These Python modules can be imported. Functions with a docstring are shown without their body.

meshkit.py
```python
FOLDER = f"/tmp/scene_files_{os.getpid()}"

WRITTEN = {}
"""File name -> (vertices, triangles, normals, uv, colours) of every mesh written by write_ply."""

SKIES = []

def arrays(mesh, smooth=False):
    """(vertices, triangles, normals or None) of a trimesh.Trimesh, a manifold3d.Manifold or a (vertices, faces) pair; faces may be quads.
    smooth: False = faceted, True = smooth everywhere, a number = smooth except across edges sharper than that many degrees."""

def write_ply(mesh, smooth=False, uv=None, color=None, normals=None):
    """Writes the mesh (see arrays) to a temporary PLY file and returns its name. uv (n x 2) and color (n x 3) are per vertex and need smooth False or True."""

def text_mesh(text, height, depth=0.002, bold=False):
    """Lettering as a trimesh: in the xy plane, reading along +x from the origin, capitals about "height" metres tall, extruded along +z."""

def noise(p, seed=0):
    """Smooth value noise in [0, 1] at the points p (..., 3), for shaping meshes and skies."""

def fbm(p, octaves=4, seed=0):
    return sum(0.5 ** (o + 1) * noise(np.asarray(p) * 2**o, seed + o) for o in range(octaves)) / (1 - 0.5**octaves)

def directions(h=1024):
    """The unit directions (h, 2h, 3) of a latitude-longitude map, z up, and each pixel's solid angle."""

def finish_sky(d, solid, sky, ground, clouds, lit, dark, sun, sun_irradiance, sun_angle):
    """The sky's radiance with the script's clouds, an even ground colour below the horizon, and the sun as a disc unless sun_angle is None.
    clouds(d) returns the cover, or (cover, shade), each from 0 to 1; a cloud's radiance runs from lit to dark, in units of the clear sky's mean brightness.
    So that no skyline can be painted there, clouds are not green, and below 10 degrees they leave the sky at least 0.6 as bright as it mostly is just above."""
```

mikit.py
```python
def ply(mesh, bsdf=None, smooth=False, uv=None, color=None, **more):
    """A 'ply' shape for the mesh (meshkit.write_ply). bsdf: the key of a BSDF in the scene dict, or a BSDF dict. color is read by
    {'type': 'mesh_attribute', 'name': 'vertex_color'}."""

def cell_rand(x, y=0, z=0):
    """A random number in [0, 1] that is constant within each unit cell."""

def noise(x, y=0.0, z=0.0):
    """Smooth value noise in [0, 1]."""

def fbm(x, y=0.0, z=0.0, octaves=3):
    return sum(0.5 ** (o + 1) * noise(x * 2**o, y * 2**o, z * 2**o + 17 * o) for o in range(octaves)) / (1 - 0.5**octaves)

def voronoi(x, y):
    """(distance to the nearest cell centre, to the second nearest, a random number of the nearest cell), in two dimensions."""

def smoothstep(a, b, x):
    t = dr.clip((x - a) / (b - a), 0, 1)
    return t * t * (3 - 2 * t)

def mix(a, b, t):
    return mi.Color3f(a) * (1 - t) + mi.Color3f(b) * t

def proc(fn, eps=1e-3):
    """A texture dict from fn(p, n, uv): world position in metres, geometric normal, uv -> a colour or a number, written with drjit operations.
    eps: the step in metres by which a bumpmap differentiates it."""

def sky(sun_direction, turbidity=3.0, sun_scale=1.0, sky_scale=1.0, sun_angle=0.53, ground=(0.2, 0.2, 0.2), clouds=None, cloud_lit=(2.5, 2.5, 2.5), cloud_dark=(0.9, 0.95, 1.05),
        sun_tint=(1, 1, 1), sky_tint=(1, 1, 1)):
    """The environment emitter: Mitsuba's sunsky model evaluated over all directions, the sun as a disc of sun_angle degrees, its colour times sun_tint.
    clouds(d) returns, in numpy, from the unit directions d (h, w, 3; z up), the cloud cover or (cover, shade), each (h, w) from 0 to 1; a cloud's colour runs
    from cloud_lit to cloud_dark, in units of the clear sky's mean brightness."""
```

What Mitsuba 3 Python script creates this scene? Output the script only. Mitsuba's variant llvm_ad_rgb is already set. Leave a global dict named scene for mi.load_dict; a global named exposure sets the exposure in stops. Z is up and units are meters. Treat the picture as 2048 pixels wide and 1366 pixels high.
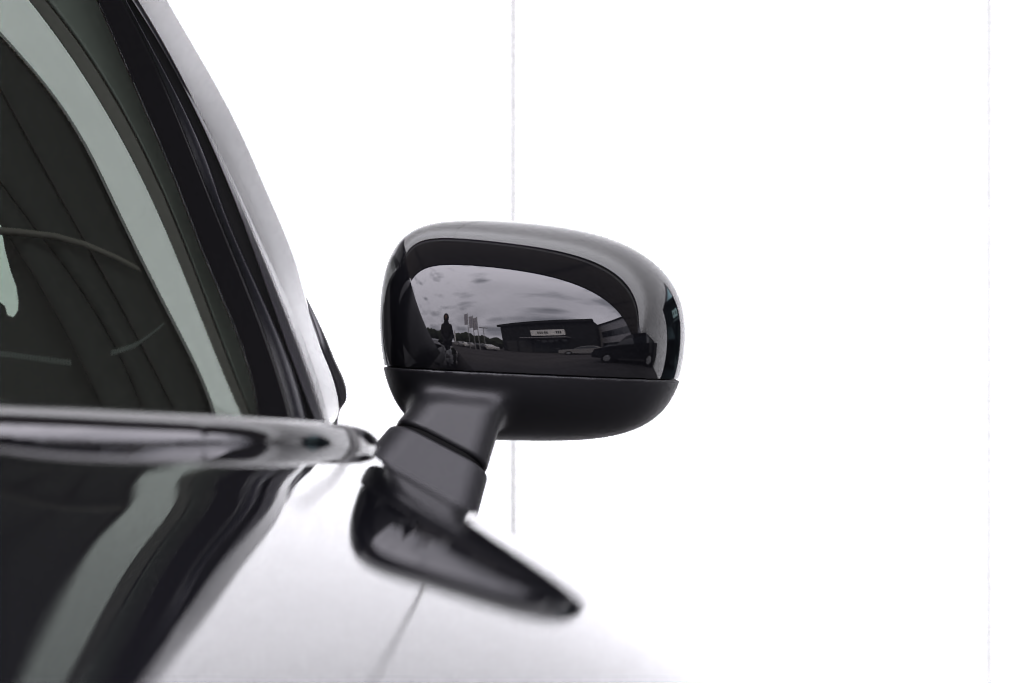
import math, random
import numpy as np, trimesh, shapely, manifold3d as m3
import mitsuba as mi, mikit, meshkit
from mikit import proc, noise, fbm, smoothstep, mix
from scipy.interpolate import splprep, splev, PchipInterpolator, UnivariateSpline
T = mi.ScalarTransform4f

# ------------------------------------------------------------------ camera, sky, exposure
FOV = 24.0
K = 2 * math.tan(math.radians(FOV / 2)) / 2048          # metres per photo pixel at 1 m
CZ = 0.95                                               # camera height
D0 = 1.75                                               # distance of the mirror
scene, labels = {}, {}
scene['camera'] = {'type': 'thinlens', 'fov': FOV, 'fov_axis': 'x', 'aperture_radius': 0.0056, 'focus_distance': 1.72,
                   'near_clip': 0.01, 'far_clip': 900.0,
                   'to_world': T().look_at(origin=[0, 0, CZ], target=[0, 10, CZ], up=[0, 0, 1])}


def cloud(d):
    az = np.arctan2(d[..., 0], -d[..., 1])
    el = np.arcsin(np.clip(d[..., 2], -1, 1))
    q = np.stack([d[..., 0] / (d[..., 2] + .25) * 1.3, d[..., 1] / (d[..., 2] + .25) * 1.3, d[..., 2] * 0], -1)
    a = meshkit.fbm(q * 1.1 + 7.3, 5, 3)
    b = meshkit.fbm(np.stack([az * 3.2, el * 10.0, az * 0], -1) + 2.1, 4, 11)
    shade = np.clip((a - .48) * 2.2, 0, 1) * .45 + np.clip((b - .50) * 3.4, 0, 1) * .7
    return np.ones_like(az), np.clip(shade + .56 - .56 * np.clip(el / 1.2, 0, 1) ** .8, 0, 1)   # an overcast sky is brightest overhead


scene['sky'] = mikit.sky((-0.55, 0.5, 0.75), turbidity=3, sun_scale=0.12, sun_angle=24, clouds=cloud,
                         cloud_lit=(2.83, 2.72, 3.03), cloud_dark=(0.85, 0.85, 0.99), ground=(.06, .06, .06))
exposure = 5.62

# ------------------------------------------------------------------ helpers


def at(px, py, y):
    """A point of the place from photo pixel and distance."""
    return np.stack(np.broadcast_arrays((np.asarray(px, float) - 1024) * K * y, np.asarray(y, float), CZ - (np.asarray(py, float) - 683) * K * y), -1)


def key_for(name):
    if name not in scene and not any(k.startswith(name + '__') for k in scene) and name not in labels:
        return name
    n = 1
    while f'{name}_{n:03d}' in scene or any(k.startswith(f'{name}_{n:03d}__') for k in scene) or f'{name}_{n:03d}' in labels:
        n += 1
    return f'{name}_{n:03d}'


def thing(name, label, cat, group=None):
    k = key_for(name)
    labels[k] = {'label': label, 'category': cat}
    if group:
        labels[k]['group'] = group
    return k


def part(parent, name, mesh, mat, smooth=False, label=None, kind=None):
    k = key_for(f'{parent}__{name}' if parent else name)
    scene[k] = mikit.ply(mesh, mat, smooth=smooth)
    if label or kind:
        labels[k] = {}
        if label:
            labels[k]['label'] = label
        if kind:
            labels[k]['kind'] = kind
    return k


def rgb(*c):
    return {'type': 'rgb', 'value': list(c)}


def bsdf(key, d, two=True):
    scene[key] = {'type': 'twosided', 'b': d} if two else d


def diffuse(key, c):
    bsdf(key, {'type': 'diffuse', 'reflectance': rgb(*c)})


def satin(key, c, alpha=.25, ior=1.5):
    bsdf(key, {'type': 'roughplastic', 'distribution': 'ggx', 'alpha': alpha, 'int_ior': ior, 'diffuse_reflectance': rgb(*c)})


def gloss(key, c, ior=1.5):
    bsdf(key, {'type': 'plastic', 'int_ior': ior, 'diffuse_reflectance': rgb(*c)})


def box(x0, x1, y0, y1, z0, z1):
    b = trimesh.creation.box(extents=[x1 - x0, y1 - y0, z1 - z0])
    b.apply_translation([(x0 + x1) / 2, (y0 + y1) / 2, (z0 + z1) / 2])
    return b


def cat(ms):
    return trimesh.util.concatenate(ms)


def grid_faces(nr, nc, wrap=False, flip=False):
    i, j = np.meshgrid(np.arange(nr - 1), np.arange(nc if wrap else nc - 1), indexing='ij')
    a, b = i * nc + j, i * nc + (j + 1) % nc
    c, d = (i + 1) * nc + (j + 1) % nc, (i + 1) * nc + j
    q = np.stack([a, b, c, d], -1).reshape(-1, 4)
    f = np.vstack([q[:, [0, 1, 2]], q[:, [0, 2, 3]]])
    return f[:, ::-1] if flip else f


def slab(front, back, wrap=False):
    """A closed sheet between two equal grids of points (front faces first)."""
    nr, nc = front.shape[:2]
    v = np.vstack([front.reshape(-1, 3), back.reshape(-1, 3)])
    n = nr * nc
    f = [grid_faces(nr, nc), grid_faces(nr, nc, flip=True) + n]
    idx = np.arange(n).reshape(nr, nc)
    for e, fl in ((idx[0], False), (idx[-1], True), (idx[:, 0], True), (idx[:, -1], False)):
        a, b = e[:-1], e[1:]
        q = np.vstack([np.stack([a, a + n, b + n], 1), np.stack([a, b + n, b], 1)])
        f.append(q[:, ::-1] if fl else q)
    m = trimesh.Trimesh(v, np.vstack(f), process=False)
    trimesh.repair.fix_normals(m)
    return m


def tube(pts, radii, sides=16, squash=None):
    """Closed tube along points; radii (n,) or (n,2): across, up."""
    p = np.asarray(pts, float)
    r = np.asarray(radii, float)
    r = np.broadcast_to(r[:, None] if r.ndim == 1 else r, (len(p), 2)) if r.ndim else np.full((len(p), 2), float(r))
    t = np.gradient(p, axis=0)
    t /= np.linalg.norm(t, axis=1, keepdims=True)
    up = np.where(np.abs(t[:, 2:]) < .95, [[0, 0, 1.]], [[0, 1., 0]])
    a = np.cross(t, up)
    a /= np.linalg.norm(a, axis=1, keepdims=True)
    b = np.cross(a, t)
    g = np.arange(sides) * 2 * np.pi / sides
    v = p[:, None] + r[:, None, :1] * np.cos(g)[None, :, None] * a[:, None] + r[:, None, 1:] * np.sin(g)[None, :, None] * b[:, None]
    f = grid_faces(len(p), sides, wrap=True)
    v = np.vstack([v.reshape(-1, 3), p[:1], p[-1:]])
    n = len(p) * sides
    i = np.arange(sides)
    f = np.vstack([f, np.stack([i, (i + 1) % sides, i * 0 + n], 1)[:, ::-1], np.stack([i, (i + 1) % sides, i * 0 + n + 1], 1)[:, :] + np.where(np.arange(3) < 2, n - sides, 0)])
    m = trimesh.Trimesh(v, f, process=False)
    trimesh.repair.fix_normals(m)
    return m


def hull(spheres, n=16):
    return m3.Manifold.batch_hull([m3.Manifold.sphere(r, n).translate([float(x) for x in c]) for c, r in spheres])


def to_tri(m):
    g = m.to_mesh()
    return trimesh.Trimesh(g.vert_properties[:, :3], g.tri_verts, process=False)


def to_man(t):
    t = trimesh.Trimesh(t.vertices, t.faces, process=True)
    return m3.Manifold(m3.Mesh(np.asarray(t.vertices, np.float32), np.asarray(t.faces, np.uint32)))


def nets(F, o, h):
    """Surface nets: the zero level of the grid F (negative inside)."""
    c = F < 0
    n = np.array(F.shape) - 1
    cor = [(i, j, k) for i in (0, 1) for j in (0, 1) for k in (0, 1)]
    s = [slice(0, n[0]), slice(0, n[1]), slice(0, n[2])]
    V = np.stack([F[i:i + n[0], j:j + n[1], k:k + n[2]] for i, j, k in cor], -1)
    ins = V < 0
    act = ins.any(-1) & ~ins.all(-1)
    cell = np.argwhere(act)
    W = V[act]
    P = np.zeros((len(cell), 3))
    cnt = np.zeros(len(cell))
    for a in range(8):
        for b in range(a + 1, 8):
            if sum(abs(x - y) for x, y in zip(cor[a], cor[b])) == 1:
                m = (W[:, a] < 0) != (W[:, b] < 0)
                t = np.where(m, W[:, a] / np.where(m, W[:, a] - W[:, b], 1), 0)
                q = np.array(cor[a]) + t[:, None] * (np.array(cor[b]) - np.array(cor[a]))
                P += q * m[:, None]
                cnt += m
    P = (cell + P / cnt[:, None]) * h + o
    ids = -np.ones(tuple(n), int)
    ids[act] = np.arange(len(cell))
    faces = []
    for ax in range(3):
        b, d = [(1, 2), (2, 0), (0, 1)][ax]
        sl0, sl1 = [slice(1, n[i]) for i in range(3)], [slice(1, n[i]) for i in range(3)]
        sl0[ax], sl1[ax] = slice(0, n[ax]), slice(1, n[ax] + 1)
        A, B = c[tuple(sl0)], c[tuple(sl1)]
        e = np.argwhere(A != B)
        flip = B[A != B]
        e = e + np.array([0 if i == ax else 1 for i in range(3)])

        def idx(db, dd):
            k = e.copy()
            k[:, b] -= db
            k[:, d] -= dd
            return ids[k[:, 0], k[:, 1], k[:, 2]]
        q = np.stack([idx(1, 1), idx(0, 1), idx(0, 0), idx(1, 0)], 1)
        q[flip] = q[flip][:, ::-1]
        faces += [q[:, [0, 1, 2]], q[:, [0, 2, 3]]]
    return trimesh.Trimesh(P, np.vstack(faces), process=False)


def curve(rows, cols, lo=None, hi=None, s=6.0):
    """A smooth column as a function of the row."""
    r, c = np.asarray(rows, float), np.asarray(cols, float)
    return UnivariateSpline(r, c, k=3, s=s * len(r))


# ------------------------------------------------------------------ materials
gloss('paint_black', (.0016, .0016, .0020), 1.45)
gloss('paint_hood', (.002, .002, .0026), 1.23)
satin('satin_plastic', (.0025, .0025, .0032), .20, 1.32)
satin('satin_stalk', (.004, .004, .0052), .27, 1.33)
satin('rubber', (.012, .012, .012), .4)
diffuse('matt_black', (.004, .004, .004))
gloss('frit_black', (.0012, .0012, .0014), 1.19)
satin('trim_gloss', (.004, .004, .005), .06, 1.38)
bsdf('windscreen_glass', {'type': 'thindielectric', 'int_ior': 1.17, 'specular_transmittance': rgb(.71, .74, .715)}, False)
bsdf('side_glass', {'type': 'thindielectric', 'int_ior': 1.5, 'specular_transmittance': rgb(.65, .663, .65)}, False)
satin('trim_brown', (.052, .047, .041), .5, 1.3)
satin('trim_green', (.066, .072, .064), .5, 1.3)
diffuse('trim_dark', (.011, .011, .0104))
diffuse('trim_edge', (.034, .031, .028))
satin('seal_grey', (.10, .10, .095), .5)
diffuse('dot_grey', (.05, .055, .052))
bsdf('rear_glass', {'type': 'thindielectric', 'int_ior': 1.5, 'specular_transmittance': rgb(.66, .71, .67)}, False)
bsdf('cladding', {'type': 'diffuse', 'reflectance': proc(lambda p, n, uv: mi.Color3f(.89, .91, .865) * (0.985 + .03 * fbm(p.x * 3, p.y * 3, p.z * .7)))})
diffuse("seam_grey", (.27, .272, .255))
diffuse('soffit', (.26, .235, .21))
satin('soffit_beam', (.17, .155, .14), .5)
diffuse('fascia_dark', (.05, .05, .045))
diffuse('fascia_light', (.75, .75, .74))
bsdf('asphalt', {'type': 'diffuse', 'reflectance': proc(lambda p, n, uv: mi.Color3f(.062, .060, .062) * (0.75 + .5 * fbm(p.x * 1.3, p.y * 1.3, 0, 4)))})
satin('cloth_dark', (.012, .012, .014), .6)
diffuse('skin', (.32, .19, .14))
diffuse('building_dark', (.022, .024, .027))
diffuse('building_trim', (.05, .052, .055))
diffuse('building_grey', (.30, .30, .32))
gloss('pane_dark', (.02, .025, .03), 1.6)
bsdf('pane_teal', {'type': 'conductor', 'material': 'none', 'specular_reflectance': rgb(.13, .20, .205)})
diffuse('sign_white', (.75, .75, .75))
diffuse('pole_grey', (.35, .35, .36))
bsdf('flag_cloth', {'type': 'diffuse', 'reflectance': rgb(.42, .41, .46)})
bsdf('foliage', {'type': 'diffuse', 'reflectance': proc(lambda p, n, uv: mi.Color3f(.035, .042, .03) * (0.5 + fbm(p.x * .6, p.y * .6, p.z * .6, 4)))})
gloss('car_silver', (.25, .25, .26))
gloss('car_white', (.6, .6, .6))
gloss('car_dark', (.012, .013, .015))
diffuse('tyre', (.015, .015, .015))
bsdf('rim_metal', {'type': 'roughconductor', 'alpha': .2, 'specular_reflectance': rgb(.6, .6, .6)})
bsdf('mirror_metal', {'type': 'conductor', 'material': 'Al'})

# ------------------------------------------------------------------ the setting: ground, wall, canopy
scene['ground'] = mikit.ply(box(-400, 400, -500, 60, -.3, 0), 'asphalt')
labels['ground'] = {'kind': 'structure'}

WY = 3.5
wall = thing('cladding_wall', 'tall white wall of smooth cladding panels with thin vertical joints behind the mirror', 'wall')
PW, X0 = 951 * K * WY, (1027 - 1024) * K * WY
WTOP = CZ + 5.2
part(wall, 'backing', box(-6.2, 24, WY + .0032, WY + .25, 0, WTOP), 'seam_grey')
pm = box(.0034, PW - .0034, 0, .003, .02, WTOP)
pd = mikit.ply(pm, 'cladding')
for k in range(-8, 34):
    if 2 <= k <= 3:
        continue                                        # the glazed door stands here
    if k >= 0:
        scene[key_for(wall + '__panel')] = {**pd, 'to_world': T().translate([X0 + k * PW, WY, 0])}
    elif k > -7:
        scene[key_for(wall + '__panel')] = {**pd, 'to_world': T().translate([X0 + k * PW * 1.25, WY, 0]).scale([1.25, 1, 1])}
xa, xb = X0 + 2 * PW, X0 + 4 * PW
part(wall, 'panel', box(xa + .0025, xb - .0025, WY, WY + .003, 1.78, WTOP), 'cladding')
door = thing('glazed_door', 'dark framed teal glass door set in the white wall', 'door')
fr = .06
part(door, 'frame', cat([box(xa + .003, xa + fr, WY - .02, WY + .003, .02, 1.775), box(xb - fr, xb - .003, WY - .02, WY + .003, .02, 1.775), box(xa + fr, xb - fr, WY - .02, WY + .003, 1.7, 1.775), box(xa + fr, xb - fr, WY - .02, WY + .003, .02, .1)]), 'car_dark')
part(door, 'pane', box(xa + fr, xb - fr, WY - .012, WY + .003, .1, 1.7), 'pane_teal')

ZC = CZ + 2.2                                          # soffit height
can = thing('canopy', 'wide flat canopy roof with dark boarded soffit and beams over the car', 'canopy')
CY0, CY1, CX0, CX1 = 1.17, 2.52, -2.6, 24.0
part(can, 'roof', box(CX0, CX1, CY0, 2.77, ZC + .03, ZC + .3), 'soffit_beam')
for k in range(18):
    part(can, 'soffit_board', box(CX0 + k * 1.4 + .004, CX0 + k * 1.4 + 1.396, CY0 + .01, CY1, ZC, ZC + .028), 'soffit')
for k in range(8):
    part(can, 'beam', box(CX0 + 1.4 + k * 2.8 - .03, CX0 + 1.4 + k * 2.8 + .03, CY0 + .02, CY1 - .02, ZC - .05, ZC - .002), 'soffit_beam')
part(can, 'edge_trim', box(CX0, CX1, CY0 - .05, CY0 - .002, ZC - .02, ZC + .31), 'fascia_dark')
part(can, 'light_strip', box(CX0, CX1, CY1 + .015, CY1 + .115, ZC - .03, ZC + .028), 'fascia_light')
part(can, 'gutter', box(CX0, CX1, CY1 + .13, 2.77, ZC - .02, ZC + .028), 'fascia_dark')

# ------------------------------------------------------------------ door mirror
OUT = np.array([(760, 648), (763, 578), (772, 536), (789, 501), (812, 470), (846, 452), (890, 443), (986, 442), (1091, 450), (1197, 469), (1267, 499), (1320, 536), (1352, 578), (1367, 631), (1371, 684), (1367, 719), (1357, 757), (1346, 788), (1320, 824), (1285, 849), (1232, 868), (1179, 876), (1091, 879), (1000, 878), (920, 872), (850, 855), (808, 824), (790, 795), (777, 762), (766, 715)], float)
S = K * D0
XC, ZCEN = (1066 - 1024) * S, CZ - (660 - 683) * S      # centre of the housing
BF, B2, KX, KZ = .049, .054, .405, .104
P2 = np.c_[(OUT[:, 0] - 1066) * S, -(OUT[:, 1] - 660) * S]
for _ in range(4):                                      # the outline at the distance where each point lies
    yo_ = D0 + KX * P2[:, 0] + KZ * P2[:, 1]
    P2 = np.c_[(OUT[:, 0] - 1024) * K * yo_ - XC, CZ - (OUT[:, 1] - 683) * K * yo_ - ZCEN]
tck, _ = splprep(np.r_[P2, P2[:1]].T, s=2e-6, per=1)
ox, oz = splev(np.linspace(0, 1, 720, endpoint=False), tck)
LL, NH = .11, 9


def hbasis(w):
    return np.stack([np.real((w / LL) ** n) for n in range(NH + 1)] + [np.imag((w / LL) ** n) for n in range(1, NH + 1)], -1)


wz = np.asarray(ox) + 1j * np.asarray(oz)
HC = np.linalg.lstsq(hbasis(wz), np.abs(wz) ** 2 / 4 / LL ** 2, rcond=None)[0]


PHMAX = 1.0


def phi(x, z):                                          # inflation field: 1 at the middle, 0 on the outline
    w = x + 1j * z
    return (hbasis(w) @ HC - np.abs(w) ** 2 / 4 / LL ** 2) / PHMAX


def bulge(p):
    p = np.clip(p, 0, 1)
    return BF * np.sqrt(p) + B2 * (p - p * p / 2)


_g = np.meshgrid(np.linspace(-.06, .06, 121), np.linspace(-.04, .04, 81))
PHMAX = float(phi(_g[0], _g[1]).max())
# exact zero outline of phi by radial search
ang = np.linspace(0, 2 * np.pi, 720, endpoint=False)
cx0, cz0 = -.002, .002
rr = np.interp(ang, *(lambda A, R: (np.r_[A[np.argsort(A)] - 2 * np.pi, A[np.argsort(A)], A[np.argsort(A)] + 2 * np.pi], np.tile(R[np.argsort(A)], 3)))(np.arctan2(np.asarray(oz) - cz0, np.asarray(ox) - cx0) % (2 * np.pi), np.hypot(np.asarray(ox) - cx0, np.asarray(oz) - cz0)))
for _ in range(8):
    e = 1e-6
    f0 = phi(cx0 + rr * np.cos(ang), cz0 + rr * np.sin(ang))
    f1 = phi(cx0 + (rr + e) * np.cos(ang), cz0 + (rr + e) * np.sin(ang))
    rr = rr - np.clip(f0 * e / (f1 - f0), -.002, .002)
rr = np.array([np.mean(np.r_[rr, rr, rr][720 + i - 1:720 + i + 2]) for i in range(720)])

tau = np.linspace(0, 1, 170)[1:]
rad = np.sin(tau * np.pi / 2)
gx = cx0 + rad[:, None] * rr * np.cos(ang)
gz = cz0 + rad[:, None] * rr * np.sin(ang)
ph = np.maximum(phi(gx, gz), 0)
ph[-1] = 0
front = np.stack([gx + XC, D0 + KX * gx + KZ * gz - bulge(ph), gz + ZCEN], -1)
tb = np.linspace(0, 1, 24)[1:]
back = []
for t in tb:                                            # behind the outline the shell draws in a little and ends at the rim of the glass
    sc = 1 - .10 * t ** 2.2
    x, z = cx0 + sc * rr * np.cos(ang), cz0 + sc * rr * np.sin(ang)
    back.append(np.stack([x + XC, D0 + KX * x + KZ * z + .040 * t, z + ZCEN], -1))
apex_f = np.array([[cx0 + XC, D0 + KX * cx0 + KZ * cz0 - float(bulge(phi(np.array(cx0), np.array(cz0)))), cz0 + ZCEN]])
apex_b = np.array([[cx0 + XC, D0 + KX * cx0 + KZ * cz0 + .040, cz0 + ZCEN]])
rings = np.concatenate([front, np.array(back)])
nr = len(rings)
V = np.vstack([rings.reshape(-1, 3), apex_f, apex_b])
i = np.arange(720)
Fc = np.vstack([grid_faces(nr, 720, wrap=True), np.stack([i * 0 + nr * 720, (i + 1) % 720, i], 1), np.stack([i * 0 + nr * 720 + 1, (nr - 1) * 720 + i, (nr - 1) * 720 + (i + 1) % 720], 1)])
shell = trimesh.Trimesh(V, Fc, process=False)
trimesh.repair.fix_normals(shell)


def seam_z(px):
    return CZ - (730 + (px - 768) * .0509 - 683) * S


sl = (seam_z(1357) - seam_z(768)) / ((1357 - 768) * S)  # slope of the seam
sn = np.array([-sl, 0, 1]) / math.hypot(sl, 1)
so = float(sn @ np.array([(768 - 1024) * S, 0, seam_z(768)]))
mirror = thing('door_mirror', 'glossy black door mirror with satin grey lower shell on a thick stalk', 'mirror')
capm = to_man(shell).trim_by_plane([float(v) for v in sn], so + .0004)
part(mirror, 'cap', to_tri(capm), 'paint_black', 25, label='glossy black upper cap reflecting a cloudy car park')

h = .0011
lo = np.array([XC - .125, 1.585, CZ - .145])
nn = ((np.array([XC + .125, 1.86, CZ + .02]) - lo) / h).astype(int)
GX, GY, GZ = [(lo[k] + h * np.arange(nn[k])).astype(np.float32) for k in range(3)]
x2, z2 = np.meshgrid(GX - XC, GZ - ZCEN, indexing='ij')
p2 = np.clip(phi(x2.astype(float), z2.astype(float)), -1.5, 1)
mid = D0 + KX * x2 + KZ * z2
dy = (mid[:, None, :] - GY[None, :, None])
dtab = bulge(np.linspace(0, 1, 2000))
pinv = np.interp(np.maximum(dy, 0), dtab, np.linspace(0, 1, 2000)) + np.maximum(dy - dtab[-1], 0) * 12   # the field value whose surface lies this far forward
G = p2[:, None, :] - np.where(dy > 0, pinv, (dy / .062) ** 2)
del pinv
gr = np.gradient(G, h)
sd = (-G / np.maximum(np.sqrt(gr[0] ** 2 + gr[1] ** 2 + gr[2] ** 2), 4.)).astype(np.float32)
del gr, G
XX, YY, ZZ = np.meshgrid(GX, GY, GZ, indexing='ij', sparse=True)
sd = sd - .0009


def smin(a, b, k):
    q = np.clip(.5 + .5 * (b - a) / k, 0, 1)
    return b * (1 - q) + a * q - k * q * (1 - q)


def stalk_frame(y0):
    top, ring, bot = at(916, 800, y0 - .004), at(876, 901, y0), at(838, 985, y0 + .004)
    return top, ring, bot


TOPC, RINGC, BOTC = at(918, 800, 1.682), at(876, 908, 1.667), at(829, 1012, 1.652)
e1 = at(968, 950, 1.69) - at(782, 853, 1.69)
WR = np.linalg.norm(e1) / 2
e1 /= np.linalg.norm(e1)
axis = (TOPC - BOTC) / np.linalg.norm(TOPC - BOTC)
axis = axis - (axis @ e1) * e1 * .55
axis /= np.linalg.norm(axis)
e2 = np.cross(axis, e1)
e2 /= np.linalg.norm(e2)
if e2[1] > 0:
    e2 = -e2                                            # towards the camera
e3 = np.cross(e1, e2)
if e3[2] < 0:
    e3 = -e3                                            # up the stalk, square to the joint


def stalk_sd(X, Y, Z, grow, z0, z1, rnd, taper):
    dx, dyy, dz = X - RINGC[0], Y - RINGC[1], Z - RINGC[2]
    l3 = dx * e3[0] + dyy * e3[1] + dz * e3[2]
    sh = l3 * .0                                       # the stalk leans to the right as it rises
    l1 = dx * e1[0] + dyy * e1[1] + dz * e1[2] - sh
    l2 = dx * e2[0] + dyy * e2[1] + dz * e2[2]
    w = WR + grow - taper * l3
    d = .029 + grow - taper * .5 * l3
    r = .020
    q1, q2 = np.abs(l1) - (w - r), np.abs(l2) - (d - r)
    lat = np.hypot(np.maximum(q1, 0), np.maximum(q2, 0)) + np.minimum(np.maximum(q1, q2), 0) - r
    q3 = np.abs(l3 - (z0 + z1) / 2) - (z1 - z0) / 2
    a, b = lat + rnd, q3 + rnd
    return np.hypot(np.maximum(a, 0), np.maximum(b, 0)) + np.minimum(np.maximum(a, b), 0) - rnd


# lower shell: body below the seam, blended with the upper stalk
up_st = stalk_sd(XX, YY, ZZ, -.0012, .0012, .080, .004, .17).astype(np.float32)
tp = at(925, 808, 1.645)
tn = np.array([math.sin(math.radians(9)), -.25, math.cos(math.radians(9))])
tn /= np.linalg.norm(tn)
tq = ((XX - tp[0]) * tn[0] + (YY - tp[1]) * tn[1] + (ZZ - tp[2]) * tn[2]).astype(np.float32)
up_st = -smin(-up_st, -tq, .007)
lowsd = smin(sd, up_st, .011)
pl = (sn[0] * XX + sn[2] * ZZ - (so - .0006)).astype(np.float32)
lowsd = -smin(-lowsd, -pl, .0012)
tongue = np.maximum(sd + .0032, sn[0] * XX + sn[2] * ZZ - (so + .003))
lowsd = np.minimum(lowsd, tongue).astype(np.float32)
lower = nets(lowsd, lo, h)
part(mirror, 'lower_shell', lower, 'satin_plastic', True, label='satin dark grey lower shell flowing into the stalk')
lo2 = np.array([XC - .20, 1.58, CZ - .25])
nn2 = ((np.array([XC + .03, 1.80, CZ - .05]) - lo2) / .0012).astype(int)
g2 = np.meshgrid(*[lo2[k] + .0012 * np.arange(nn2[k]) for k in range(3)], indexing='ij', sparse=True)
collar = nets(stalk_sd(*g2, .0006, -.150, -.0018, .0024, .20), lo2, .0012)
part(mirror, 'collar', collar, 'satin_stalk', True, label='dark grey lower collar of the stalk below the joint')
core = nets(stalk_sd(*g2, -.0035, -.01, .01, .001, .1), lo2, .0012)
part(mirror, 'joint', core, 'matt_black', True, label='thin black joint ring round the stalk')
# the glass at the back, facing away from the camera
bx = cx0 + .84 * rr * np.cos(ang)
bz = cz0 + .84 * rr * np.sin(ang)
gl = np.stack([bx + XC, D0 + KX * bx + KZ * bz + .0415, bz + ZCEN], -1)
gl2 = gl + [0, .002, 0]
ctr = np.array([[cx0 + XC, D0 + KX * cx0 + KZ * cz0 + .0435, cz0 + ZCEN]])
part(mirror, 'glass', trimesh.Trimesh(np.vstack([gl, gl2, ctr]), np.vstack([np.stack([i, (i + 1) % 720, (i + 1) % 720 + 720], 1), np.stack([i, (i + 1) % 720 + 720, i + 720], 1), np.stack([i + 720, (i + 1) % 720 + 720, i * 0 + 1440], 1)]), process=False), 'mirror_metal')

# ------------------------------------------------------------------ the car: bonnet
car = thing('car', 'glossy black car whose bonnet, windscreen and pillar fill the left side', 'car')
BC = [-.08095, -.15696, -.04199, -.24792, -.17941, -.03115, -.10797, -.17828, -.1004, -.01781, .05151, .0168, -.0231, -.01784, -.01933, .02589, .00675, -.00333, .0855, -.01624, -.00644]
EX = [(0, 0), (1, 0), (0, 1), (2, 0), (1, 1), (0, 2), (3, 0), (2, 1), (1, 2), (0, 3), (4, 0), (3, 1), (2, 2), (1, 3), (0, 4), (5, 0), (4, 1), (3, 2), (2, 3), (1, 4), (0, 5)]


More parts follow.
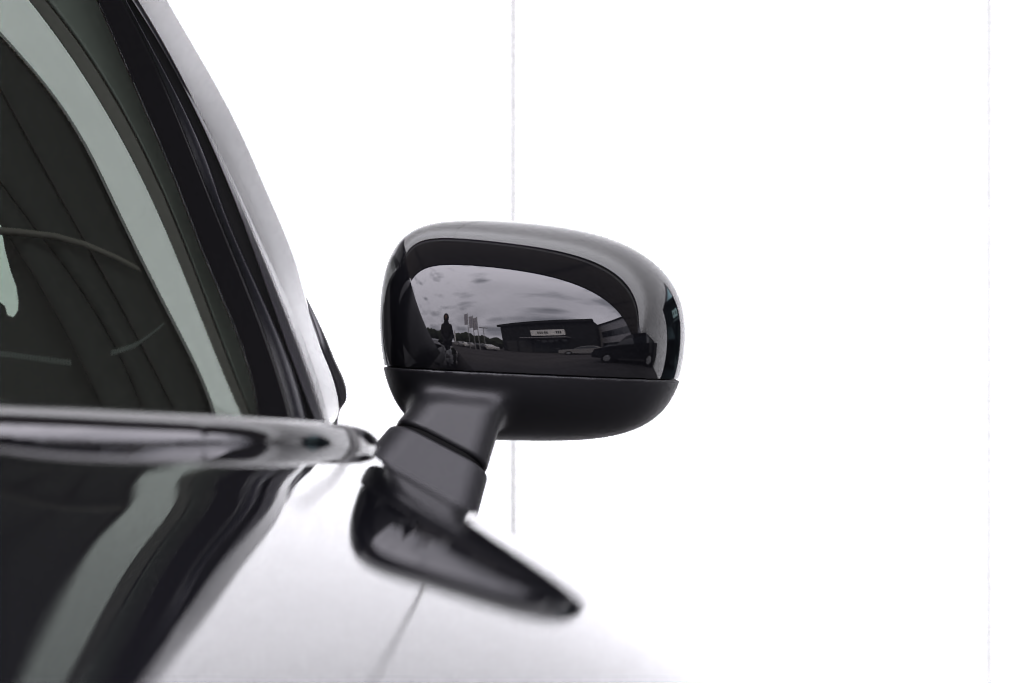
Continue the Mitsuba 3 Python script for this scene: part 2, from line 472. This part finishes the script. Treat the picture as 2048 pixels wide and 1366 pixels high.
def bonnet_z(x, y):
    xl = -.255
    xs = np.where(x < xl, xl - .03 * (1 - np.exp((x - xl) / .03)), x)
    ys = np.clip(y, .27, 1.5)
    u, v = xs / .25, (ys - 1) / .5
    z = sum(a * u ** i * v ** j for a, (i, j) in zip(BC, EX))
    vy = sum(a * j * u ** i * v ** max(j - 1, 0) for a, (i, j) in zip(BC, EX) if j) / .5
    z = z + np.where(y < ys, np.minimum(vy, .02) * (y - ys), vy * (y - ys))
    yb_ = np.interp(x, [-.30, -.2, -.14, -.1, -.075], [1.11, 1.11, 1.15, 1.2, 1.28])
    wl_ = np.clip((-.07 - x) / .03, 0, 1)
    z = z - wl_ * .30 * np.maximum(y - yb_, 0)
    t_ = np.clip((-.058 - x) / .095, 0, 1)                # a soft swelling in front of the bonnet's rear edge
    z = z + .0028 * t_ * t_ * (3 - 2 * t_) * np.exp(-((y - .90) / .11) ** 2)
    nose = np.maximum(.02 - y, 0)
    return z + CZ - 2.2 * nose ** 2 - .0 * y


xs_ = np.concatenate([np.linspace(-1.25, -.30, 40), np.linspace(-.295, .12, 340)[0:], np.linspace(.125, .30, 60)])
ys_ = np.concatenate([np.linspace(-.42, .2, 50), np.linspace(.21, 1.45, 420)])
bxg, byg = np.meshgrid(xs_, ys_, indexing='xy')
bzg = np.maximum(bonnet_z(bxg, byg), .30)
top = np.stack([bxg, byg, bzg], -1)
sheet = trimesh.Trimesh(top.reshape(-1, 3), grid_faces(*top.shape[:2]), process=False)
part(car, 'bonnet', sheet, 'paint_hood', True, label='mirror-like black bonnet and wing in the foreground')
fl = np.stack([xs_, xs_ * 0 - .42, np.maximum(bonnet_z(xs_, xs_ * 0 - .42), .30)], -1)
fl2 = fl.copy()
fl2[:, 2] = .25
part(car, 'bumper', trimesh.Trimesh(np.vstack([fl, fl2]), grid_faces(2, len(xs_)), process=False), 'paint_hood', True)

# ------------------------------------------------------------------ rear edge bar of the bonnet
bp = np.array([-420, -200, 0, 150, 300, 430, 540, 620, 675, 705, 728, 742, 749], float)
by_ = np.array([1.10, 1.10, 1.10, 1.105, 1.115, 1.13, 1.155, 1.19, 1.23, 1.262, 1.295, 1.325, 1.35])
btop = np.array([783, 793, 803, 811, 821, 829.5, 837, 842.5, 847.5, 852, 861, 873, 884], float)
bbot = np.array([878, 880, 882, 884, 886, 888, 890, 891.5, 893, 894, 894.5, 895, 895], float)
tt = np.linspace(0, 1, 200)
par = np.r_[0, np.cumsum(np.hypot(np.diff(bp), 3 * np.diff(btop)))]
par /= par[-1]
fpx, fy, ft, fb = [UnivariateSpline(par, a, k=3, s=0.0) if a is not by_ else PchipInterpolator(par, a) for a in (bp, by_, btop, bbot)]


def bar_mesh(t0, t1, grow=0., n=160, sides=72):
    t = np.linspace(t0, t1, n)
    px, y = fpx(t), UnivariateSpline(par, by_, k=4, s=1e-5)(t)
    b = np.maximum(fb(t) - ft(t), 3) * K * y * .93 + grow
    c = at(px, ft(t) + b / (K * y), y)
    sh_ = 1 + np.minimum(.036, b * np.interp(px, [380, 660], [2.1, .85])) * .45 / y
    b = b * sh_
    c = at(px, ft(t) + b / (K * y * sh_), y * sh_)
    tan = np.gradient(c, axis=0)
    tan /= np.linalg.norm(tan, axis=1, keepdims=True)
    side = np.cross(tan, [0, 0, 1.])
    side /= np.linalg.norm(side, axis=1, keepdims=True)   # towards the camera side
    if side[0, 1] > 0:
        side = -side
    g = np.arange(sides) * 2 * np.pi / sides
    dpt = np.minimum(.036, b * np.interp(px, [380, 660], [2.1, .85])) + grow
    v = c[:, None] + dpt[:, None, None] * np.cos(g)[None, :, None] * side[:, None] + b[:, None, None] * np.sin(g)[None, :, None] * np.array([0, 0, 1.])
    n_ = len(t)
    vv = np.vstack([v.reshape(-1, 3), c[:1], c[-1:]])
    i = np.arange(sides)
    f = np.vstack([grid_faces(n_, sides, wrap=True), np.stack([i, (i + 1) % sides, i * 0 + n_ * sides], 1)[:, ::-1], np.stack([(n_ - 1) * sides + i, (n_ - 1) * sides + (i + 1) % sides, i * 0 + n_ * sides + 1], 1)])
    m = trimesh.Trimesh(vv, f, process=False)
    trimesh.repair.fix_normals(m)
    return m


tr = float(np.interp(676, bp, par))
part(car, 'bonnet_edge', bar_mesh(0, tr - .004), 'paint_black', True, label='rounded glossy rear edge of the bonnet reflecting the sky')
part(car, 'bonnet_edge_joint', bar_mesh(tr - .004, tr + .006, .0004, 8), 'seal_grey', True)
part(car, 'wing_corner', bar_mesh(tr + .006, 1, 0, 80), 'paint_black', True, label='small rounded glossy wing corner beyond the joint')


def on_bonnet(px, py):
    d = at(px, py, 1.0) - [0, 0, CZ]
    t = np.linspace(.3, 1.45, 1200)
    g = d[2] * t + CZ - bonnet_z(d[0] * t, t)
    k = np.nonzero(g <= 0)[0]
    k = k[0] if len(k) else int(np.argmin(g))
    return np.array([d[0] * t[k], t[k], bonnet_z(np.array(d[0] * t[k]), np.array(t[k]))])


gp = np.array([on_bonnet(px, py) for px, py in [(690, 925), (681, 940), (668, 957), (650, 974), (630, 990), (608, 1005), (590, 1016)]])
part(car, 'shut_line', tube(gp, np.linspace(.0012, .0006, len(gp)), 8), 'rubber', True)

# ------------------------------------------------------------------ windscreen, pillar, interior


def dep(py):
    return 1.42 + .30 * (820 - py) / 820


def foot(r):                                             # the outer panel of the pillar runs down behind the mirror
    t = np.clip((r - 150) / 560, 0, 1)
    return .20 * t * t * (3 - 2 * t)


def ribbon(L, R, off, thick=.006, y0=-300, y1=900, ny=200, nu=10, depth=dep, extra=lambda r: 0 * r, ramp=lambda u: 1 + 0 * u):
    rows = np.linspace(y0, y1, ny)
    u = np.linspace(0, 1, nu)
    px = L(rows)[:, None] * (1 - u) + R(rows)[:, None] * u
    yy = depth(rows)[:, None] + (np.array([off(v) for v in u])[None] if callable(off) else off + 0 * u[None]) + extra(rows)[:, None] * ramp(u)[None]
    f = at(px, rows[:, None], yy)
    b = f + np.array([0, thick, 0])
    return slab(f, b)


def cur(pts, s=4.0):
    a = np.array(sorted(pts, key=lambda q: q[1]), float)
    sp = UnivariateSpline(a[:, 1], a[:, 0], k=3, s=s * len(a))
    lo_, hi_ = a[0, 1], a[-1, 1]

    def f(r):
        rc = np.clip(r, lo_, hi_)
        return sp(rc) + sp.derivative()(rc) * (r - rc)
    return f


cA = cur([(-35, 40), (0, 82), (84, 176), (157, 289), (205, 377), (208, 400), (262, 500), (275, 530), (334, 645), (371, 715), (414, 823)])
cB = cur([(57, 0), (128, 95), (176, 168), (220, 238), (256, 304), (293, 373), (300, 400), (346, 500), (360, 522), (393, 623), (430, 704), (479, 823)])
cC = cur([(91, 0), (146, 77), (205, 157), (256, 249), (311, 351), (370, 500), (497, 823)])
cD = cur([(192, 0), (256, 146), (311, 275), (351, 366), (397, 500), (408, 508), (456, 630), (512, 823)])
cE = cur([(238, 0), (293, 110), (329, 183), (366, 271), (403, 366), (416, 400), (452, 500), (482, 556), (527, 675), (573, 830)])
cF = cur([(252, 0), (318, 121), (366, 220), (421, 329), (438, 400), (479, 500), (519, 586), (568, 697), (609, 830)])
cG = cur([(265, 0), (322, 95), (366, 176), (421, 286), (472, 395), (505, 500), (523, 548), (575, 697), (627, 830)])
cH = cur([(275, 0), (329, 91), (384, 190), (428, 285), (472, 384), (527, 500), (538, 511), (594, 652), (638, 771), (652, 830)])
cI = cur([(333, 0), (403, 121), (476, 256), (531, 381), (582, 500), (594, 540), (605, 584), (620, 631), (636, 674), (651, 720), (674, 782), (678, 800), (671, 836)], .5)


def sh(f, d):
    return lambda r: f(r) + d


part(car, 'windscreen', ribbon(sh(cA, -900), sh(cD, 3), lambda u: -.012 + .012 * u, .004, nu=30), 'windscreen_glass', True)
part(car, 'windscreen_border', ribbon(sh(cD, 0), sh(cE, 6), .0048, .004), 'frit_black', True, label='black printed border of the windscreen')
part(car, 'pillar_trim', ribbon(sh(cE, 4), cF, lambda u: .016 - .014 * u, .01), 'trim_gloss', True, label='narrow grey trim strip along the windscreen')
part(car, 'pillar_gap', ribbon(sh(cF, -1), sh(cG, 2), .016, .004), 'matt_black', True)
part(car, 'pillar_gutter', ribbon(cG, cH, lambda u: .004 + .004 * u, .012, nu=14, extra=foot, ramp=lambda u: np.clip(u * 3 - 2, 0, 1)), 'trim_gloss', True, label='dark strip beside the outer pillar panel')
part(car, 'pillar', ribbon(sh(cH, 1.5), cI, lambda u: .004 + .22 * (math.sqrt(1 - .952 ** 2) - math.sqrt(max(0., 1 - (.952 + .048 * math.sin(u * math.pi / 2)) ** 2))), .012, nu=60, extra=foot), 'paint_black', True, label='rounded glossy outer panel of the pillar')

rg = np.linspace(0, 1, 14)
rt = np.array([[at(cI(-296) - 900 * a, -296 - 60 * math.sin(a * 1.5), 1.86 + .9 * b) + [0, 0, .05 * b] for b in rg] for a in rg])
part(car, 'roof', slab(rt, rt - np.array([0, 0, .02])), 'paint_black', True)

# pointed black trim beside the pillar
wr = [(607, 586), (641, 655), (666, 714), (692, 786), (692, 796), (678, 824), (674, 850)]
wl = [(604, 586), (619, 631), (634, 674), (649, 720), (674, 787), (673, 800), (669, 830), (664, 850)]
rw = np.r_[np.linspace(586, 780, 60), np.linspace(782, 850, 30)]
fr_ = PchipInterpolator([p[1] for p in wr], [p[0] for p in wr])
fl_ = PchipInterpolator([p[1] for p in wl], [p[0] for p in wl])
u = np.linspace(0, 1, 9)
wf = at(fl_(rw)[:, None] * (1 - u) + fr_(rw)[:, None] * u, rw[:, None], (dep(rw) + .088 + foot(rw))[:, None] - .0008 * np.sin(np.pi * u)[None])
part(car, 'pillar_corner_trim', slab(wf, wf + np.array([0, .006, 0])), 'trim_gloss', 40, label='pointed black corner trim at the foot of the pillar')

# interior behind the glass


def dep_in(o):
    return lambda r: dep(r) + o


part(car, 'inner_pillar', ribbon(sh(cB, 0), cC, lambda u: .045 - .012 * u, .02), 'trim_brown', True)
part(car, 'inner_pillar_cover', ribbon(sh(cC, 2), sh(cD, 25), lambda u: .033 + .02 * u, .02), 'trim_green', True)
part(car, 'door_seal', ribbon(sh(cA, 9), sh(cA, 13), .07, .006), 'seal_grey', True)
cR1 = cur([(-60, 60), (60, 290), (122, 400), (160, 467), (197, 530), (237, 608), (275, 682), (315, 752), (347, 819)])
cR2 = cur([(-80, 230), (22, 400), (93, 485), (148, 560), (193, 630), (237, 715), (282, 812)])
cR3 = cur([(-90, 330), (0, 448), (74, 567), (141, 682), (200, 808)])
part(car, 'door_frame', ribbon(sh(cR1, 0), cA, lambda u: .060 - .010 * math.sin(math.pi * min(1, .15 + .85 * u)) ** .7, .03, nu=26), 'trim_dark', True)
part(car, 'inner_rib', ribbon(sh(cR2, 0), sh(cR1, .5), lambda u: .060 - .010 * math.sin(math.pi * u) ** .7, .03, nu=26), 'trim_dark', True)
part(car, 'inner_rib', ribbon(sh(cR3, 0), sh(cR2, .5), lambda u: .060 - .010 * math.sin(math.pi * u) ** .7, .03, nu=26), 'trim_dark', True)
# rear bulkhead with the far window as a hole
yb = 2.0
hole = shapely.Polygon([(-160, 440), (-2, 440), (8, 500), (20, 545), (31, 575), (35, 605), (34, 622), (26, 633), (17, 630), (12, 612), (0, 603), (-160, 600)]).buffer(2)
pan = shapely.Polygon([(-900, -260), (-200, -260), (-85, 300), (15, 430), (95, 560), (160, 690), (250, 900), (-900, 900)]).difference(hole)
ex = trimesh.creation.extrude_polygon(pan, .02, engine='earcut')
vv = ex.vertices
part(car, 'cabin_panel', trimesh.Trimesh(at(vv[:, 0], vv[:, 1], dep(vv[:, 1]) + .085 + vv[:, 2]), ex.faces, process=False), 'trim_dark', False)
# arc of the steering wheel
sw = [(-120, 462), (-40, 460), (40, 466), (110, 474), (170, 490), (230, 515), (262, 531), (279, 541)]
swp = np.array([at(a, b, dep(b) + .04) for a, b in sw])
part(car, 'steering_wheel', tube(swp, np.linspace(.0030, .0014, len(swp)), 12), 'trim_edge', True)
part(car, 'side_window', ribbon(sh(cA, -10), sh(cC, 8), .085, .004), 'side_glass', True)
rear = shapely.Polygon([(-200, 400), (60, 400), (60, 660), (-200, 660)])
rx = trimesh.creation.extrude_polygon(rear, .004, engine='earcut')
vv = rx.vertices
part(car, 'rear_window', trimesh.Trimesh(at(vv[:, 0], vv[:, 1], dep(vv[:, 1]) + .18 + vv[:, 2]), rx.faces, process=False), 'rear_glass')
dots = []
arc = np.array([(366, 545), (361, 580), (350, 612), (330, 645), (300, 672), (268, 692), (225, 706)], float)
fa = [PchipInterpolator(np.arange(7), arc[:, k]) for k in (0, 1)]
for t in np.linspace(3.2, 6, 26):
    dx_, dy_ = float(fa[0].derivative()(t)), float(fa[1].derivative()(t))
    dots.append((float(fa[0](t)), float(fa[1](t)), math.degrees(math.atan2(-dx_, -dy_)) + 90))
for a in np.linspace(0, 140, 24):
    dots.append((a, 708 + a * .13, 0))
dmesh = []
for px_, py_, ang_ in dots:
    d_ = trimesh.creation.box(extents=[.0009, .001, .0034])
    d_.apply_transform(trimesh.transformations.rotation_matrix(math.radians(ang_), [0, 1, 0]))
    dmesh.append(d_.apply_translation(at(px_, py_, dep(py_) + .022)))
part(car, 'dotted_edge', cat(dmesh), 'dot_grey', kind='stuff')

# side of the car behind the pillar (seen in the mirror cap and from other places)
SP0, SP1 = at(600, 820, 1.55), np.array([-.42, 3.2, CZ - .03])


def sidequad(z0, z1, t0, t1, lean, thick=.02):
    a = SP0 * (1 - t0) + SP1 * t0
    b = SP0 * (1 - t1) + SP1 * t1
    n = 24
    rows = np.linspace(0, 1, n)
    g = np.zeros((n, n, 3))
    for i_, r in enumerate(rows):
        for j_, c in enumerate(rows):
            q = a * (1 - c) + b * c
            zz = z0 + (z1 - z0) * r
            g[i_, j_] = [q[0] - lean * max(0, zz - CZ + .1) - .02 * (2 * c - 1) ** 2, q[1], zz]
    return slab(g, g + np.array([-thick, 0, 0]))


part(car, 'door', sidequad(.3, CZ - .07, .02, 1, .0), 'paint_black', True)
sx_, sy_ = np.linspace(-.30, .0, 40), np.linspace(1.46, 3.1, 60)
px_, py_ = np.meshgrid(sx_, sy_)
sz_ = CZ - .165 - 1.6 * np.maximum(px_ + .09, 0) ** 1.5 - .25 * np.maximum(px_ + .02, 0) - .02 * (py_ - 1.46)
part(car, 'door_shoulder', trimesh.Trimesh(np.stack([px_ - .09 * (py_ - 1.46), py_, sz_], -1).reshape(-1, 3), grid_faces(60, 40), process=False), 'paint_black', True)
fx_ = np.stack([px_[:, -1] - .09 * (py_[:, -1] - 1.46), py_[:, -1]], -1)
low_ = np.vstack([np.c_[fx_, sz_[:, -1]], np.c_[fx_ + [.02, 0], np.full(60, .3)]])
part(car, 'door_skin', trimesh.Trimesh(low_, grid_faces(2, 60), process=False), 'paint_black', True)
part(car, 'door_window', sidequad(CZ - .06, CZ + .34, .2, .95, .55, .005), 'side_glass', True)

# ------------------------------------------------------------------ what the glossy cap reflects: photographer, car park, buildings
per = thing('person', 'photographer in dark hooded jacket standing before the car holding a camera', 'person')
PX, PY = -.10, -.36
jac = [
    hull([((PX, PY, 1.46), .07), ((PX - .17, PY - .01, 1.42), .07), ((PX + .17, PY - .01, 1.42), .07), ((PX, PY, 1.05), .14)]),
    hull([((PX, PY, 1.1), .15), ((PX - .06, PY, .92), .13), ((PX + .06, PY, .92), .13)]),
    hull([((PX - .05, PY, 1.47), .08), ((PX + .05, PY, 1.47), .08), ((PX, PY - .01, 1.60), .085)]),
]
for s in (-1, 1):
    jac += [hull([((PX + s * .18, PY, 1.41), .065), ((PX + s * .24, PY + .03, 1.13), .055)]),
            hull([((PX + s * .24, PY + .03, 1.13), .055), ((PX + s * .07, PY + .30, .95), .04)])]
leg = []
for s in (-1, 1):
    leg += [hull([((PX + s * .09, PY, .92), .11), ((PX + s * .1, PY, .5), .07)]), hull([((PX + s * .1, PY, .5), .07), ((PX + s * .11, PY - .02, .09), .055)]), hull([((PX + s * .11, PY - .03, .05), .05), ((PX + s * .12, PY + .13, .04), .04)])]


def blob(ms, length=.02, it=8):
    m = m3.Manifold.batch_boolean(ms, m3.OpType.Add).refine_to_length(length)
    t = to_tri(m)
    trimesh.smoothing.filter_taubin(t, iterations=it)
    return t


part(per, 'body', blob(jac + leg), 'cloth_dark', True)
part(per, 'head', blob([hull([((PX, PY + .02, 1.70), .085), ((PX, PY + .05, 1.63), .06)])], .015, 5), 'skin', True)
hood = m3.Manifold.sphere(.128, 32).scale([.95, 1.05, 1.12]).translate([PX, PY - .005, 1.69]) - hull([((PX, PY + .10, 1.70), .075), ((PX, PY + .2, 1.64), .07)], 24)
part(per, 'hood', to_tri(hood), 'cloth_dark', 40)
for s in (-1, 1):
    hx = PX + s * .075
    fs = [hull([((hx, -.13, .94), .03), ((hx, -.09, .945), .024)])]
    for q in range(4):
        fs.append(hull([((hx, -.085, .965 - .014 * q), .009), ((hx - s * .012, -.055, .965 - .014 * q), .008)], 10))
        fs.append(hull([((hx - s * .012, -.055, .965 - .014 * q), .008), ((hx - s * .03, -.048, .966 - .014 * q), .007)], 10))
    fs.append(hull([((hx, -.12, .965), .011), ((hx - s * .035, -.115, .985), .009)], 10))
    part(per, 'hand', blob(fs, .006, 3), 'skin', True)
cam = thing('photo_camera', 'black photo camera with a lens in the hands of the photographer', 'camera')
part(cam, 'body', cat([box(-.066, .066, -.125, -.085, CZ - .045, CZ + .04), box(-.02, .02, -.12, -.08, CZ + .04, CZ + .06)]), 'car_dark')
part(cam, 'lens', trimesh.creation.cylinder(.034, segment=[[0, -.085, CZ], [0, -.012, CZ]], sections=40), 'car_dark', 40)

CAPP = np.array([XC - .04, 1.69, CZ])


def polar(az, dist):
    a = math.radians(az)
    return np.array([CAPP[0] + dist * math.sin(a), CAPP[1] - dist * math.cos(a)])


def facing(az, dist, extra=0):
    p = polar(az, dist)
    return T().translate([p[0], p[1], 0]).rotate([0, 0, 1], az + extra)


# the dark showroom, its sign and the grey hall beside it
A, B = polar(36, 26), polar(66, 20)
Lb = float(np.linalg.norm(B - A))
rot = math.degrees(math.atan2(B[1] - A[1], B[0] - A[0]))
TB = np.array(T().translate([A[0], A[1], 0]).rotate([0, 0, 1], rot).matrix)


def inb(m):
    m = m.copy()
    m.apply_transform(TB)
    return m


HB = 7.0
bd = thing('showroom_building', 'long dark flat-roofed showroom with a white sign over its entrance', 'building')
part(bd, 'wall', inb(box(0, Lb, -12, 0, 0, HB)), 'building_dark')
part(bd, 'cornice', inb(box(-.3, Lb + .2, -.002, .5, HB - .3, HB + .25)), 'building_dark')
s0, s1 = Lb * .36, Lb * .66
part(bd, 'sign', inb(box(s0, s1, .02, .25, 4.1, 5.3)), 'sign_white', label='white sign band with small dark lettering')
for a in (.2, .26, .32, .40, .46, .74, .80, .86):
    part(bd, 'letter', inb(box(s0 + (s1 - s0) * a, s0 + (s1 - s0) * (a + .035), .25, .27, 4.45, 4.95)), 'building_dark')
part(bd, 'porch', inb(box(s0 - .6, s1 + .6, .003, 1.6, 3.45, 3.6)), 'building_grey')
for k in range(5):
    part(bd, 'window', inb(box(s0 + .2 + k * (s1 - s0) / 5, s0 + (k + 1) * (s1 - s0) / 5, .004, .06, .3, 3.2)), 'pane_dark')
for k in range(13):
    part(bd, 'cladding_strip', inb(box(.4 + k * (Lb - .8) / 12 - .04, .4 + k * (Lb - .8) / 12 + .04, .003, .05, 5.5, HB - .32)), 'building_trim')
for k in range(3):
    part(bd, 'shutter', inb(box(.8 + k * 2.0, 2.5 + k * 2.0, .004, .05, .1, 3.0)), 'building_trim')
A2, B2_ = polar(66.5, 24), polar(97, 16)
L2 = float(np.linalg.norm(B2_ - A2))
T2 = np.array(T().translate([A2[0], A2[1], 0]).rotate([0, 0, 1], math.degrees(math.atan2(B2_[1] - A2[1], B2_[0] - A2[0]))).matrix)
hall = thing('grey_hall', 'pale grey hall with a long window band beyond the car park', 'building')


def in2(m):
    m.apply_transform(T2)
    return m


part(hall, 'wall', in2(box(0, L2, -10, 0, 0, 6.6)), 'building_grey')
part(hall, 'roof', in2(box(-.1, L2 + .1, -10.1, .2, 6.6, 6.85)), 'building_dark')
for k in range(6):
    part(hall, 'window', in2(box(L2 * .12 + k * L2 * .13, L2 * .12 + (k + .93) * L2 * .13, .004, .05, 3.6, 4.9)), 'pane_dark')
    part(hall, 'window', in2(box(L2 * .12 + k * L2 * .13, L2 * .12 + (k + .93) * L2 * .13, .004, .05, .8, 2.2)), 'pane_dark')

# belt of trees along the horizon
rng = np.random.default_rng(5)
tb_ = []
for k in range(110):
    az = rng.uniform(-95, 34)
    dd = rng.uniform(42, 52)
    hgt = rng.uniform(6.5, 9.0) * (1.0 - .25 * max(0, (az - 5) / 30))
    s = trimesh.creation.icosphere(subdivisions=3, radius=1.0)
    s.vertices *= 1 + .5 * (meshkit.fbm(s.vertices * 2.2 + k, 3, k)[:, None] - .5)
    s.vertices *= [rng.uniform(2.2, 3.4), rng.uniform(2.2, 3.4), hgt / 2]
    p = polar(az, dd)
    s.apply_translation([p[0], p[1], hgt / 2 - .2])
    tb_.append(s)
scene['tree_belt'] = mikit.ply(cat(tb_), 'foliage')
labels['tree_belt'] = {'label': 'dark belt of trees along the horizon behind the car park', 'category': 'trees', 'kind': 'stuff'}

flags = ['left', 'middle', 'right']
for k, (az, top_) in enumerate(((19.5, 22.5), (23, 20.5), (25.6, 19.3))):
    f = thing('flagpole', f'tall pole with pale hanging banner, {flags[k]} one of the three', 'flagpole', 'flagpoles in the car park')
    dd = 15.
    hp = CZ + dd * math.tan(math.radians(top_))
    p = polar(az, dd)
    part(f, 'pole', trimesh.creation.cylinder(.06, segment=[[p[0], p[1], 0], [p[0], p[1], hp]], sections=12), 'pole_grey', 30)
    n_ = 14
    uu, vv_ = np.meshgrid(np.linspace(0, 1, n_), np.linspace(0, 1, n_))
    tdir = np.array([math.cos(math.radians(az)), math.sin(math.radians(az))])
    g = np.zeros((n_, n_, 3))
    g[..., 0] = p[0] - tdir[0] * (.08 + .62 * uu) + .06 * np.sin(uu * 7 + k) * tdir[1]
    g[..., 1] = p[1] - tdir[1] * (.08 + .62 * uu) - .06 * np.sin(uu * 7 + k) * tdir[0]
    g[..., 2] = hp - .1 - 2.3 * vv_ - .12 * uu
    part(f, 'banner', slab(g, g + np.array([0, .012, 0])), 'flag_cloth', True)
lp = thing('street_lamp', 'twin-arm street lamp beyond the parked cars', 'street lamp')
p = polar(28.6, 26)
part(lp, 'pole', trimesh.creation.cylinder(.08, segment=[[p[0], p[1], 0], [p[0], p[1], 6.4]], sections=10), 'pole_grey', 30)
part(lp, 'lamp_head', box(p[0] - 1.1, p[0] + 1.1, p[1] - .15, p[1] + .15, 6.4, 6.6), 'pole_grey')
post = thing('white_post', 'white marker post near the parked cars', 'post')
p = polar(7.5, 22)
part(post, 'post', box(p[0] - .22, p[0] + .22, p[1] - .2, p[1] + .2, 0, 4.6), 'sign_white')


def make_car(tf, mat, label, suv=False, lights=True):
    """Simple parked car: body, glasshouse, windows, wheels; length along local x."""
    c = thing('parked_car', label, 'car', 'cars in the car park')
    hh = 1.6 if suv else 1.40
    low = [(-2.25, .35), (-2.28, .6), (-2.15, .85), (-1.2, .98), (1.5, 1.0), (2.1, .95), (2.25, .75), (2.25, .35), (1.75, .3), (1.6, .55), (1.2, .55), (1.05, .3), (-1.05, .28), (-1.2, .55), (-1.6, .55), (-1.75, .3)]
    if suv:
        low = [(x, z * 1.08) for x, z in low]
    roof = [(-1.1, low[3][1]), (-.35, hh - .06), (.2, hh), (1.1, hh - .03), (1.85, low[5][1])]
    M = np.array(tf.matrix)

    def ext(poly, w, bev):
        m = m3.CrossSection([[(float(a), float(b)) for a, b in poly]], m3.FillRule.NonZero).offset(-bev, m3.JoinType.Round).offset(bev, m3.JoinType.Round)
        t = to_tri(m.extrude(w))
        v = t.vertices.copy()
        t.vertices = np.c_[v[:, 0], v[:, 2] - w / 2, v[:, 1]]
        t.fix_normals()
        return t

    def put(m):
        m = m.copy()
        m.apply_transform(M)
        return m
    body = ext(low, 1.78, .06)
    part(c, 'body', put(body), mat, 30)
    gh = ext(roof, 1.5, .04)
    v = gh.vertices
    v[:, 1] *= 1 - .18 * np.clip((v[:, 2] - 1) / .5, 0, 1)
    gh.vertices = v
    part(c, 'roof', put(gh), mat, 30)
    for y_, sgn in ((-.735, -1), (.735, 1)):
        w = [(a * .9 + .03, low[3][1] + .04 + (b - low[3][1]) * .72) for a, b in roof]
        t = ext(w, .02, .01)
        v = t.vertices
        v[:, 1] += sgn * (.765 - .15 * np.clip((v[:, 2] - 1) / .5, 0, 1))
        t.vertices = v
        part(c, 'window', put(t), 'pane_dark', 30)
    for wx in (-1.4, 1.4):
        for wy in (-.80, .80):
            cy = trimesh.creation.cylinder(.33, segment=[[wx, wy - .1, .33], [wx, wy + .1, .33]], sections=28)
            w = part(c, 'wheel', put(cy), 'tyre', 30)
            part(w, 'rim', put(trimesh.creation.cylinder(.2, segment=[[wx, wy - .115, .33], [wx, wy + .115, .33]], sections=20)), 'rim_metal', 30)
    for sy in (-.6, .6):
        part(c, 'headlight', put(box(-2.29, -2.1, sy - .2, sy + .2, .62, .78)), 'sign_white')
    return c


make_car(facing(61, 14.5, 18), 'car_silver', 'silver estate car parked in front of the dark showroom')
make_car(facing(89, 5.6, 6), 'car_dark', 'black off-road car parked close by on the right', True)
make_car(facing(74, 13, 30), 'car_dark', 'black saloon car parked in front of the grey hall')
names = ['silver hatchback first in the row of parked cars', 'white saloon second in the row of parked cars', 'silver saloon third in the row of parked cars', 'dark saloon fourth in the row of parked cars', 'white hatchback last in the row of parked cars']
for k, (az, dd, m_) in enumerate(((10, 20, 'car_silver'), (14.5, 20, 'car_white'), (19, 19.5, 'car_silver'), (23.5, 19, 'car_dark'), (28, 19, 'car_white'))):
    make_car(facing(az, dd, 55), m_, names[k])
